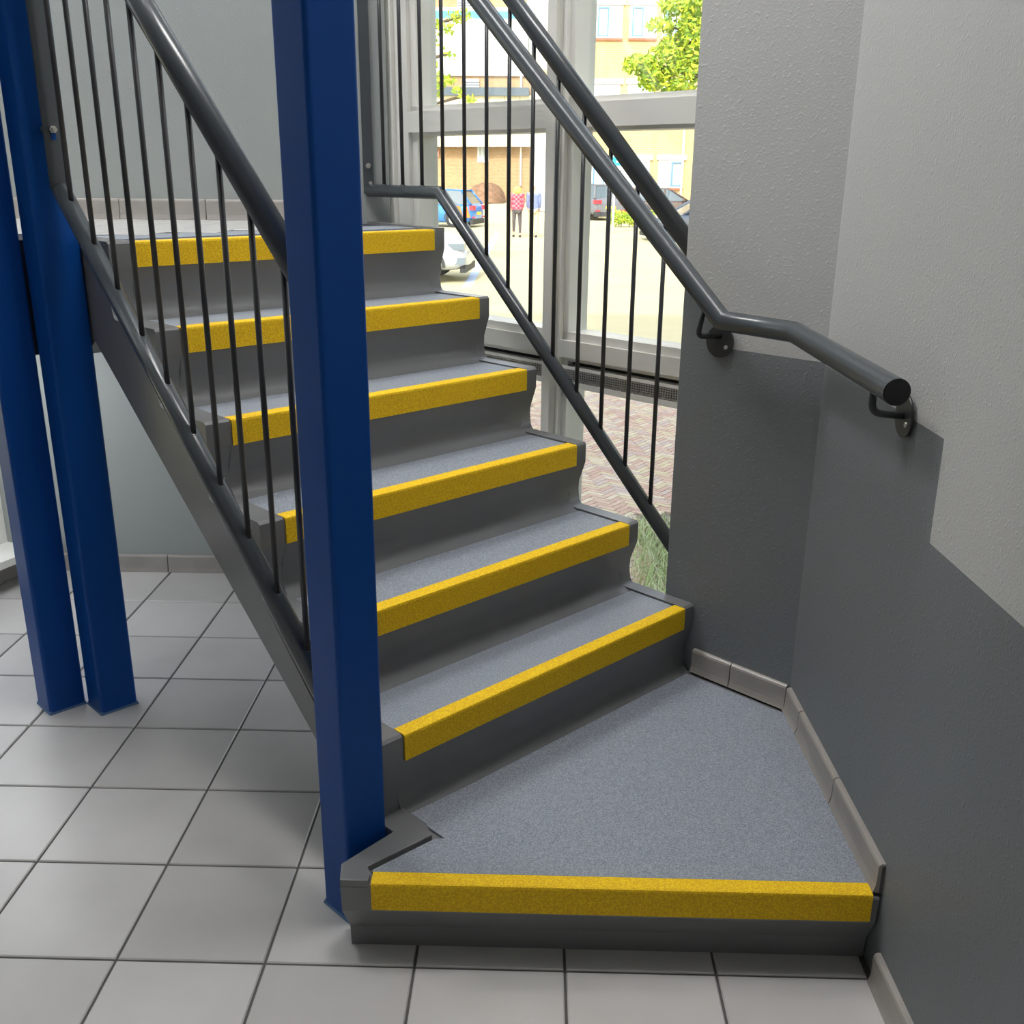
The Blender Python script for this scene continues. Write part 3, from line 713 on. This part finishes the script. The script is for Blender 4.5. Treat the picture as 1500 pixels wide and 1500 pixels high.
# factory-like building at the left
Y2 = 82.0
fb = empty('panelled_brick_building', Vector((at(710, 290, Y2).x, Y2, GZ)), 'long tan brick building with white upper panels and a cyan roof band', 'building')
xl, xr = at(520, 200, Y2).x, at(776, 200, Y2).x
def band(name, m, y0, y1, proud=0.0, depth=0.3, x0=None, x1=None, parent=None):
    bm = NB(); a = at(x0 or 520, y1, Y2); b = at(x1 or 776, y0, Y2); a.x = at(x0 or 520, (y0+y1)/2, Y2).x; b.x = at(x1 or 776, (y0+y1)/2, Y2).x
    abox(bm, a.x, b.x, Y2-proud, Y2-proud+depth, a.z, b.z); return obj(name, bm, m, parent or fb)
bm = NB(); abox(bm, xl, xr, Y2, Y2+12, GZ, at(700, -60, Y2).z); obj('wall', bm, m_bbrick, fb)
band('upper_brick_trim', m_white, 12, 16, 0.25)
band('cyan_band', m_band, 16, 27, 0.22)
band('white_panel', m_white, 27, 110, 0.20)
band('slate_roof', m_roofd, 130, 141, 1.2, 1.2, 632, 775)
for i in range(12):
    band('fence_panel', m_cream, 141, 196, 0.9, 0.2, 520+22*i, 520+22*i+21.4)
for i in range(5): 
    x = 640+i*29; band('cream_fascia', m_cream, 192, 215, 0.95, 0.2, 524+51*i, 524+51*i+50.6)
wnd = band('window', m_wframe, 213, 238, 0.08, 0.1, 699.5, 716)
band('pane', m_pane, 216, 235, 0.12, 0.05, 702, 705, wnd); band('pane', m_pane, 216, 235, 0.12, 0.05, 707, 713, wnd)
v = band('vent', m_wframe, 116, 130, 0.12, 0.1, 681, 702)
for y in (120.5, 124.5, 128.5): band('louvre', m_roofd, y-0.6, y+0.6, 0.16, 0.05, 681.5, 702, v)
v = band('vent', m_wframe, -4, 13, 0.32, 0.1, 670, 697)
for y in (5, 9): band('louvre', m_roofd, y-0.5, y+0.5, 0.36, 0.05, 670.5, 696.5, v)
band('downpipe', m_white, 112, 130, 0.2, 0.1, 762, 765); band('downpipe', m_white, 216, 272, 0.2, 0.1, 761.5, 764)
sg = band('wall_sign', mat('sign_red', (0.75, 0.25, 0.2), 0.6), 221, 230, 0.15, 0.06, 635, 643.5)
band('sign_face', m_white, 223, 229, 0.2, 0.05, 636, 642, sg)
# rounded dark brown mound in front of the brick wall
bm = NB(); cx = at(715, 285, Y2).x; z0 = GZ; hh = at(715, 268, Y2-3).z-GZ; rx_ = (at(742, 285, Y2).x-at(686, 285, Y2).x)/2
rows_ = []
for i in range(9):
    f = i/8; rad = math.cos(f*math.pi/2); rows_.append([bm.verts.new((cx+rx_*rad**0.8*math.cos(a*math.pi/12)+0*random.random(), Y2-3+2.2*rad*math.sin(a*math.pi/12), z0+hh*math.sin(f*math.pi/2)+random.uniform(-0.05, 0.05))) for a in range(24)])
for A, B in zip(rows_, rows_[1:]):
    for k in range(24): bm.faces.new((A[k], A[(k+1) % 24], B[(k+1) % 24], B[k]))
hp = obj('brown_mound', bm, mat('mound_brown', (0.26, 0.15, 0.09), 0.95, var=(3, 0.3)), smooth=True); tag(hp, 'rounded dark brown mound in front of the tan brick building', 'soil heap')

# --- trees and hedge
def leaves(bm, c, r, n, size, mats=3, flat=0.8):
    for _ in range(n):
        while True:
            v = Vector((random.uniform(-1, 1), random.uniform(-1, 1), random.uniform(-1, 1)))
            if v.length < 1: break
        p = Vector(c)+Vector((v.x*r[0], v.y*r[1], v.z*r[2]))
        a = Vector((random.gauss(0, 1), random.gauss(0, 1), random.gauss(0, 1))).normalized(); b = a.orthogonal().normalized()
        s = size*random.uniform(0.6, 1.3)
        vs = [bm.verts.new(p+a*s), bm.verts.new(p+b*s*0.5), bm.verts.new(p-a*s), bm.verts.new(p-b*s*0.5)]
        bm.faces.new(vs).material_index = random.randrange(mats)
m_lv = [mat('leaf_bright', (0.42, 0.55, 0.03), 0.6), mat('leaf_mid', (0.28, 0.44, 0.05), 0.6), mat('leaf_lime', (0.56, 0.62, 0.04), 0.6)]
m_bark = mat('bark', (0.16, 0.12, 0.08), 0.9)
def tree(label, trunk_px, Y, blobs, size, branches):
    base = at(trunk_px, 300, Y); root = empty('tree', Vector((base.x, Y, GZ)), label, 'tree')
    bm = NB(); tube(bm, [Vector((base.x, Y, GZ)), Vector((base.x+0.1, Y, 2.5)), Vector((base.x, Y, 6))], 0.18, 10)
    obj('trunk', bm, m_bark, root)
    bm = NB()
    for (x, y) in branches:
        e = at(x, y, Y); s_ = Vector((base.x, Y, max(1.5, e.z-0.8))); tube(bm, [s_, (s_+e)/2+ZA*0.15, e], 0.035, 6)
    obj('branches', bm, m_bark, root)
    bm = NB()
    for (x, y, rx, ry, n) in blobs:
        c = at(x, y, Y); k = Y/1593.0; leaves(bm, c, (rx*k, 0.8, ry*k), int(n*0.6), size)
    f = obj('foliage', bm, m_lv, root, kind='stuff')
tree('leafy lime green tree on the right side of the window view', 1080, 30.0,
     [(968, 96, 30, 26, 700), (935, 95, 24, 14, 260), (925, 92, 12, 8, 90), (955, 118, 22, 14, 350), (1000, 105, 24, 28, 700), (985, 70, 20, 16, 260), (1010, 60, 20, 40, 900), (995, 25, 22, 26, 520), (965, 38, 20, 9, 160), (1015, 5, 18, 20, 500), (980, 5, 18, 10, 160), (990, 128, 30, 8, 260), (1060, 60, 40, 70, 1500)], 0.095,
     [(960, 95), (985, 40), (940, 95), (1000, 110), (1000, 60)])
tree('small leafed green tree at the left edge of the window view', 560, 24.0,
     [(640, 40, 12, 14, 110), (662, 28, 9, 6, 60), (672, 24, 8, 8, 70), (683, 22, 6, 6, 50), (657, 42, 8, 6, 60), (637, 62, 5, 6, 25), (653, 76, 7, 4, 26), (661, 81, 6, 4, 24), (636, 93, 4, 4, 18), (635, 108, 3, 4, 10), (642, 118, 10, 14, 150), (658, 118, 9, 7, 70), (640, 132, 10, 9, 110), (668, 132, 6, 6, 40), (690, 146, 9, 5, 50), (676, 138, 6, 6, 34), (600, 70, 22, 60, 700)], 0.06,
     [(640, 40), (675, 24), (655, 78), (650, 118), (680, 140)])
Yh = 45.0
hb = empty('hedge', Vector((at(930, 325, Yh).x, Yh, GZ)), 'low yellow-green clipped hedge beside the parked dark suv', 'hedge')
bm = NB(); 
for x in range(896, 990, 5):
    c = at(x, 319, Yh); leaves(bm, c, (0.25, 0.4, 0.30+0.06*math.sin(x)), 130, 0.06)
obj('foliage', bm, m_lv, hb, kind='stuff')
for x in range(898, 990, 12):
    bm = NB(); c = at(x, 319, Yh); tube(bm, [Vector((c.x, Yh, GZ-0.03)), Vector((c.x+0.05, Yh, c.z))], 0.02, 6); obj('stem', bm, m_bark, hb)

# --- direction sign
Ys = 40.0; p = at(909, 250, Ys)
sg = empty('direction_sign', Vector((p.x, Ys, GZ-0.03)), 'white direction sign with cyan panels and a small arrow on a thin post', 'sign')
bm = NB(); tube(bm, [Vector((at(899, 300, Ys).x, Ys+0.06, GZ-0.03)), Vector((at(899, 300, Ys).x, Ys+0.06, at(899, 232, Ys).z))], 0.045, 10); obj('sign_post', bm, m_white, sg)
def sgb(name, x0, x1, y0, y1, pr, m):
    bm = NB(); a = at(x0, y1, Ys); b = at(x1, y0, Ys); abox(bm, a.x, b.x, Ys-pr, Ys-pr+0.02, a.z, b.z); return obj(name, bm, m, sg)
sgb('sign_panel', 896, 922, 229, 268, 0.0, m_white)
m_cy = mat('cyan_sign', (0.02, 0.55, 0.80), 0.5)
sgb('cyan_panel', 897, 916, 230, 235, 0.022, m_cy); sgb('cyan_panel', 902, 916, 238.5, 242.5, 0.022, m_cy)
bm = NB(); c = at(900, 237, Ys); extrude(bm, [Vector((c.x-0.10, Ys-0.03, c.z)), Vector((c.x+0.06, Ys-0.03, c.z+0.08)), Vector((c.x+0.06, Ys-0.03, c.z-0.08))], YA*0.008); obj('arrow', bm, m_cy, sg)
sgb('sign_line', 908, 913, 250, 251, 0.022, mat('sign_black', (0.1, 0.1, 0.1), 0.6))

# --- cars
m_tyre = mat('tyre', (0.03, 0.03, 0.03), 0.8); m_rim = mat('rim', (0.55, 0.56, 0.58), 0.3, metal=0.7)
m_cglass = mat('car_glass', (0.10, 0.13, 0.15), 0.08, spec=0.8); m_tail = mat('tail_light', (0.75, 0.04, 0.06), 0.25)
m_head = mat('headlight', (0.20, 0.24, 0.28), 0.15); m_blk = mat('black_trim', (0.04, 0.04, 0.045), 0.6)
m_plate = mat('yellow_plate', (0.85, 0.62, 0.03), 0.5)
def car(name, label, loc, heading, paint, L_=4.4, Wd=1.8, Ht=1.62, suv=True):
    root = empty(name, loc, label, 'car'); root.rotation_euler = (0, 0, heading)
    hw = Wd/2; gc = 0.20 if suv else 0.15; belt = Ht*0.62; hood = Ht*0.60
    # stations: x, half width, z bottom, z shoulder, z top, half width at top   (x forward)
    f = L_/2
    st = [(-f, hw*0.80, gc+0.18, belt*0.80, belt*0.92, hw*0.72), (-f+0.08, hw*0.93, gc+0.05, belt*0.88, belt*1.0, hw*0.82), (-f+0.35, hw*0.99, gc, belt*0.92, belt*1.02, hw*0.86),
          (-f+1.0, hw, gc, belt*0.92, belt*1.0, hw*0.9), (0.0, hw, gc, belt*0.92, belt*0.99, hw*0.9), (f-1.35, hw, gc, belt*0.92, belt*0.99, hw*0.9),
          (f-0.9, hw, gc, belt*0.90, hood*0.98, hw*0.86), (f-0.35, hw*0.97, gc, belt*0.82, hood*0.90, hw*0.78), (f-0.08, hw*0.88, gc+0.05, belt*0.68, hood*0.76, hw*0.68), (f, hw*0.76, gc+0.14, belt*0.55, hood*0.64, hw*0.6)]
    bm = NB(); rg = []
    for (x, w, zb, zs, zt_, wt) in st:
        rg.append([bm.verts.new((x, y, z)) for y, z in ((-w*0.92, zb), (-w, zb+0.16), (-w, (zb+zs)/2+0.05), (-w*0.97, zs), (-wt, zt_), (0, zt_+0.02), (wt, zt_), (w*0.97, zs), (w, (zb+zs)/2+0.05), (w, zb+0.16), (w*0.92, zb))])
    n = 11
    for A, B in zip(rg, rg[1:]):
        for k in range(n): bm.faces.new((A[k], A[(k+1) % n], B[(k+1) % n], B[k]))
    bm.faces.new(rg[0]); bm.faces.new(rg[-1][::-1])
    b = obj('body', bm, paint, root, local=True, smooth=True); sb_ = b.modifiers.new('s', 'SUBSURF'); sb_.levels = sb_.render_levels = 1
    # cabin
    rx0 = -f+0.45 if suv else -f+0.55; cabin = [(-f+0.10, belt*0.98, hw*0.80), (rx0, Ht-0.05, hw*0.66), (-0.1, Ht, hw*0.70), (f-2.0, Ht-0.07, hw*0.66), (f-1.15, belt*0.98, hw*0.82)]
    bm = NB(); lo = []; hi = []
    xs = [-f+0.10, rx0, -0.1, f-2.0, f-1.15]
    for (x, z, w) in cabin:
        lo.append([bm.verts.new((x, s*hw*0.86, belt*0.97)) for s in (-1, 1)])
        hi.append([bm.verts.new((x, s*w, z)) for s in (-1, 1)])
    for i in range(4):
        for s in (0, 1): bm.faces.new((lo[i][s], lo[i+1][s], hi[i+1][s], hi[i][s]))
        bm.faces.new((hi[i][0], hi[i+1][0], hi[i+1][1], hi[i][1]))
    bmesh.ops.remove_doubles(bm, verts=bm.verts[:], dist=0.002)
    obj('cabin_glass', bm, m_cglass, root, local=True, smooth=False)
    bm = NB()      # roof skin and pillars
    rp = [(rx0-0.05, Ht-0.05, hw*0.68), (-0.1, Ht+0.005, hw*0.72), (f-2.0, Ht-0.065, hw*0.68)]
    up = [[bm.verts.new((x, s*w, z+0.02)) for s in (-1, 1)] for x, z, w in rp]; dn = [[bm.verts.new((x, s*w, z-0.03)) for s in (-1, 1)] for x, z, w in rp]
    for i in range(2):
        bm.faces.new((up[i][0], up[i+1][0], up[i+1][1], up[i][1])); bm.faces.new((dn[i][0], dn[i][1], dn[i+1][1], dn[i+1][0]))
        for s in (0, 1): bm.faces.new((up[i][s], up[i+1][s], dn[i+1][s], dn[i][s]))
    bm.faces.new((up[0][0], up[0][1], dn[0][1], dn[0][0])); bm.faces.new((up[2][0], up[2][1], dn[2][1], dn[2][0]))
    for s in (-1, 1):
        for (xa, za, wa, xb, zb_, wb) in ((-f+0.10, belt*0.97, hw*0.87, rx0, Ht-0.04, hw*0.68), (f-1.15, belt*0.97, hw*0.87, f-2.0, Ht-0.06, hw*0.68), (-0.25, belt*0.97, hw*0.87, -0.2, Ht-0.02, hw*0.71)):
            tube(bm, [Vector((xa, s*wa, za)), Vector((xb, s*wb, zb_))], 0.045, 6)
    obj('roof', bm, paint, root, local=True)
    # wheels
    for x in (-f+0.80, f-0.85):
        for s in (-1, 1):
            bm = NB(); cyl(bm, Vector((x, s*(hw-0.20), 0.33)), Vector((0, s, 0)), 0.33, 0.215, 28); wl = obj('wheel', bm, m_tyre, root, local=True)
            bm = NB(); cyl(bm, Vector((x, s*(hw+0.005), 0.33)), Vector((0, s, 0)), 0.20, 0.018, 20)
            for k in range(5):
                a = 2*math.pi*k/5; tube(bm, [Vector((x, s*(hw+0.026), 0.33)), Vector((x+0.19*math.cos(a), s*(hw+0.026), 0.33+0.19*math.sin(a)))], 0.018, 5)
            r_ = obj('rim', bm, m_rim, root, local=True); r_.parent = wl
            bm = NB(); pr = []
            for k in range(13):
                a = math.pi*k/12; pr.append((x+0.42*math.cos(a), 0.31+0.42*math.sin(a)))
            pin = [(x+0.36*math.cos(math.pi*k/12), 0.31+0.36*math.sin(math.pi*k/12)) for k in range(13)]
            y0 = s*(hw-0.03); y1 = s*(hw+0.012)
            for k in range(12):
                q = [pr[k], pr[k+1], pin[k+1], pin[k]]
                va = [bm.verts.new((p_[0], y0, p_[1])) for p_ in q]; vb = [bm.verts.new((p_[0], y1, p_[1])) for p_ in q]
                bm.faces.new(va); bm.faces.new(vb)
                for e in range(4): bm.faces.new((va[e], va[(e+1) % 4], vb[(e+1) % 4], vb[e]))
            obj('wheel_arch', bm, m_blk, root, local=True)
    for s in (-1, 1):
        bm = NB(); box(bm, Vector((-f-0.01, s*hw*0.52-0.0, belt*0.74)), Vector((0.16, 0, 0)), Vector((0, s*hw*0.40, 0)), ZA*0.17); o = obj('tail_light', bm, m_tail, root, local=True)
        bm = NB(); box(bm, Vector((f-0.42, s*hw*0.50, hood*0.66)), Vector((0.36, 0, 0.0)), Vector((0, s*hw*0.42, 0)), ZA*0.12); obj('headlight', bm, m_head, root, local=True)
        bm = NB(); box(bm, Vector((f-0.30, s*hw*0.52, gc+0.17)), Vector((0.26, 0, 0)), Vector((0, s*hw*0.39, 0)), ZA*0.13); obj('fog_light', bm, m_head, root, local=True)
        bm = NB(); box(bm, Vector((-f-0.015, s*hw*0.6, gc+0.22)), Vector((0.1, 0, 0)), Vector((0, s*hw*0.22, 0)), ZA*0.06); obj('reflector', bm, m_tail, root, local=True)
        bm = NB(); box(bm, Vector((f-1.50, s*hw*0.98, belt*0.98)), Vector((0.1, 0, 0)), Vector((0, s*0.2, 0)), ZA*0.13); obj('wing_mirror', bm, paint, root, local=True)
    bm = NB(); box(bm, Vector((-f+0.02, -hw*0.88, gc-0.02)), Vector((0.12, 0, 0)), Vector((0, hw*1.76, 0)), ZA*0.2); obj('rear_bumper', bm, m_blk, root, local=True)
    bm = NB(); box(bm, Vector((f-0.16, -hw*0.80, gc+0.0)), Vector((0.12, 0, 0)), Vector((0, hw*1.6, 0)), ZA*0.14); obj('front_bumper', bm, m_blk, root, local=True)
    bm = NB(); box(bm, Vector((-f-0.02, -0.26, gc+0.34)), Vector((0.04, 0, 0)), Vector((0, 0.52, 0)), ZA*0.11); obj('number_plate', bm, m_plate, root, local=True)
    return root
GP = GZ-0.035
def pcar(px, py): p = atz(px, py, GP); return p
# white suv: nose towards the right and us
p = pcar(541, 407)
car('car', 'white suv seen from its front corner, nearest car at the left', p, math.radians(-4), mat('white_car', (0.58, 0.60, 0.64), 0.15, coat=0.5), 4.4, 1.85, 1.65)
p = pcar(633, 331)
bc = car('car', 'blue hatchback with an orange stripe, parked behind the white suv', p, math.radians(165), mat('blue_car', (0.03, 0.20, 0.62), 0.15, coat=0.5), 4.1, 1.75, 1.48, False)
for k in range(2):
    bm = NB(); box(bm, Vector((-1.98+0.30*k, 0.868, 0.40)), Vector((0.16, 0, 0)), Vector((0, 0.03, 0)), Vector((0.16, 0, 0.45))); obj('orange_stripe', bm, mat('orange_stripe', (0.95, 0.20, 0.02), 0.4), bc, local=True)
p = pcar(866, 320.5)
car('car', 'dark grey suv seen from behind, next to the low hedge', p, math.radians(112), mat('grey_car', (0.16, 0.165, 0.19), 0.2, coat=0.5), 4.3, 1.85, 1.66)
p = pcar(975, 321)
car('car', 'dark brown car mostly hidden behind the hedge', p, math.radians(3), mat('brown_car', (0.10, 0.065, 0.05), 0.25, coat=0.4), 4.2, 1.75, 1.45, False)
p = pcar(1030, 352)
car('car', 'dark blue-grey car at the right edge of the window view, half behind the wall', p, math.radians(190), mat('slate_car', (0.09, 0.11, 0.15), 0.2, coat=0.5), 4.2, 1.75, 1.46, False)

# --- people
def skinned(name, verts, edges, radii, m, parent, root_i=0, sub=2):
    me = D.meshes.new(name); me.from_pydata([Vector(v) for v in verts], edges, []); o = D.objects.new(name, me); C.objects.link(o); o.parent = parent
    me.materials.append(m)
    sk = o.modifiers.new('skin', 'SKIN'); sk.use_smooth_shade = True
    for i, r in enumerate(radii):
        rr_ = r if isinstance(r, tuple) else (r, r)
        me.skin_vertices[0].data[i].radius = rr_; me.skin_vertices[0].data[i].use_root = (i == root_i)
    s = o.modifiers.new('sub', 'SUBSURF'); s.levels = s.render_levels = sub
    return o
m_skin = mat('skin', (0.62, 0.40, 0.30), 0.6)
def person(label, loc, face, top_m, leg_m, hair_m, hairlen, skirt=None, h=1.68, shoes=None, stride=0.10, bag=False):
    root = empty('person', loc, label, 'person'); root.rotation_euler = (0, 0, face); k = h/1.70
    root.scale = (k, k, k)
    V = [(0, 0, 0.92), (0, 0, 1.10), (0, 0, 1.30), (0, -0.005, 1.42), (0, 0, 1.50), (0, 0.01, 1.60), (0, 0.0, 1.67),
         (-0.19, 0, 1.39), (-0.205, 0.01, 1.14), (-0.195, 0.09, 0.92), (-0.18, 0.13, 0.84),
         (0.19, 0, 1.39), (0.205, 0.01, 1.14), (0.195, 0.09, 0.92), (0.18, 0.13, 0.84),
         (-0.09, 0, 0.86), (-0.10, stride*0.5, 0.48), (-0.10, stride, 0.09), (-0.10, stride+0.15, 0.03),
         (0.09, 0, 0.86), (0.10, -stride*0.2, 0.48), (0.10, -stride, 0.09), (0.10, -stride+0.15, 0.03)]
    E = [(0, 1), (1, 2), (2, 3), (3, 4), (4, 5), (5, 6), (3, 7), (7, 8), (8, 9), (9, 10), (3, 11), (11, 12), (12, 13), (13, 14), (0, 15), (15, 16), (16, 17), (17, 18), (0, 19), (19, 20), (20, 21), (21, 22)]
    Rr = [(0.15, 0.10), (0.125, 0.09), (0.145, 0.10), (0.10, 0.08), 0.05, (0.078, 0.092), (0.06, 0.075), 0.055, 0.042, 0.030, 0.026, 0.055, 0.042, 0.030, 0.026, 0.085, 0.055, 0.038, 0.030, 0.085, 0.055, 0.038, 0.030]
    skinned('body', V, E, Rr, m_skin, root)
    for s in (-1, 1):                                   # fingers and thumb
        for q in range(4):
            bmf = NB(); x = s*0.180; y = 0.115+q*0.016; ln_ = (0.065, 0.078, 0.074, 0.058)[q]
            tube(bmf, [Vector((x, y, 0.80)), Vector((x, y+0.006, 0.80-ln_*0.5)), Vector((x-s*0.012, y+0.012, 0.80-ln_))], 0.0075, 6); obj('finger', bmf, m_skin, root, local=True)
        bmf = NB(); tube(bmf, [Vector((s*0.175, 0.15, 0.85)), Vector((s*0.160, 0.175, 0.82)), Vector((s*0.158, 0.18, 0.795))], 0.009, 6); obj('thumb', bmf, m_skin, root, local=True)
    # face features
    bm = NB(); bmesh.ops.create_icosphere(bm, subdivisions=1, radius=0.014, matrix=Matrix.Translation((0, 0.105, 1.595))); obj('nose', bm, m_skin, root, local=True)
    # garments a little larger than the body
    hem = 0.80 if skirt is None else skirt
    TV = [(0, 0, hem), (0, 0, 1.00), (0, 0, 1.15), (0, 0, 1.32), (0, -0.005, 1.42), (-0.19, 0, 1.39), (-0.207, 0.01, 1.14), (-0.197, 0.085, 0.95), (0.19, 0, 1.39), (0.207, 0.01, 1.14), (0.197, 0.085, 0.95)]
    TE = [(0, 1), (1, 2), (2, 3), (3, 4), (4, 5), (5, 6), (6, 7), (4, 8), (8, 9), (9, 10)]
    skinned('jacket', TV, TE, [(0.215, 0.14), (0.205, 0.135), (0.18, 0.12), (0.20, 0.13), (0.13, 0.10), 0.08, 0.062, 0.050, 0.08, 0.062, 0.050], top_m, root)
    LV = [(0, 0, 0.93), (-0.09, 0, 0.86), (-0.10, stride*0.5, 0.48), (-0.10, stride, 0.12), (0.09, 0, 0.86), (0.10, -stride*0.2, 0.48), (0.10, -stride, 0.12)]
    tk = 1.0 if skirt is not None else 1.35
    skinned('tights' if skirt is not None else 'trousers', LV, [(0, 1), (1, 2), (2, 3), (0, 4), (4, 5), (5, 6)], [(0.155, 0.11)]+[0.092, 0.060*tk, 0.042*tk, 0.092, 0.060*tk, 0.042*tk], leg_m, root)
    for s, yy in ((-1, stride), (1, -stride)):
        skinned('shoe', [(s*0.10, yy-0.03, 0.045), (s*0.10, yy+0.08, 0.038), (s*0.10, yy+0.17, 0.03)], [(0, 1), (1, 2)], [0.05, 0.045, 0.035], shoes or m_blk, root, sub=1)
    if hairlen > 0:
        skinned('hair', [(0, -0.03, 1.66), (0, -0.045, 1.56), (0, -0.06, 1.66-hairlen)], [(0, 1), (1, 2)], [(0.125, 0.11), (0.15, 0.11), (0.15, 0.07)], hair_m, root)
    else:
        skinned('hair', [(0, -0.02, 1.67), (0, -0.035, 1.60)], [(0, 1)], [(0.082, 0.09), (0.082, 0.08)], hair_m, root)
    return root
def checked(name):
    m = mat(name, (0.75, 0.06, 0.10), 0.8); t = m.node_tree; b = t.nodes['Principled BSDF']
    tc = t.nodes.new('ShaderNodeTexCoord'); ck = t.nodes.new('ShaderNodeTexChecker'); ck.inputs['Scale'].default_value = 14
    ck.inputs['Color1'].default_value = (0.80, 0.05, 0.09, 1); ck.inputs['Color2'].default_value = (0.75, 0.20, 0.24, 1)
    t.links.new(tc.outputs['Object'], ck.inputs['Vector']); t.links.new(ck.outputs['Color'], b.inputs['Base Color']); return m
p = pcar(757, 347.5)
person('person with long blonde hair in a red checked jacket and dark tights, walking away', p, math.radians(8), checked('red_check'), mat('dark_tights', (0.10, 0.08, 0.08), 0.8), mat('blonde_hair', (0.80, 0.52, 0.14), 0.7), 0.26, skirt=0.78, h=1.72)
p = pcar(781, 347.5)
person('person in a blue-grey shirt and beige trousers, walking away beside the mullion', p, math.radians(-5), mat('blue_shirt', (0.20, 0.24, 0.42), 0.8), mat('beige_trousers', (0.62, 0.50, 0.33), 0.8), mat('grey_hair', (0.70, 0.55, 0.45), 0.8), 0, h=1.74, stride=0.13)
p = pcar(640, 316)
person('person in a white top far off in front of the tan brick wall', p, math.radians(170), mat('white_shirt', (0.8, 0.8, 0.78), 0.8), mat('grey_trousers', (0.3, 0.3, 0.32), 0.8), mat('light_hair', (0.70, 0.55, 0.35), 0.8), 0, h=1.7)
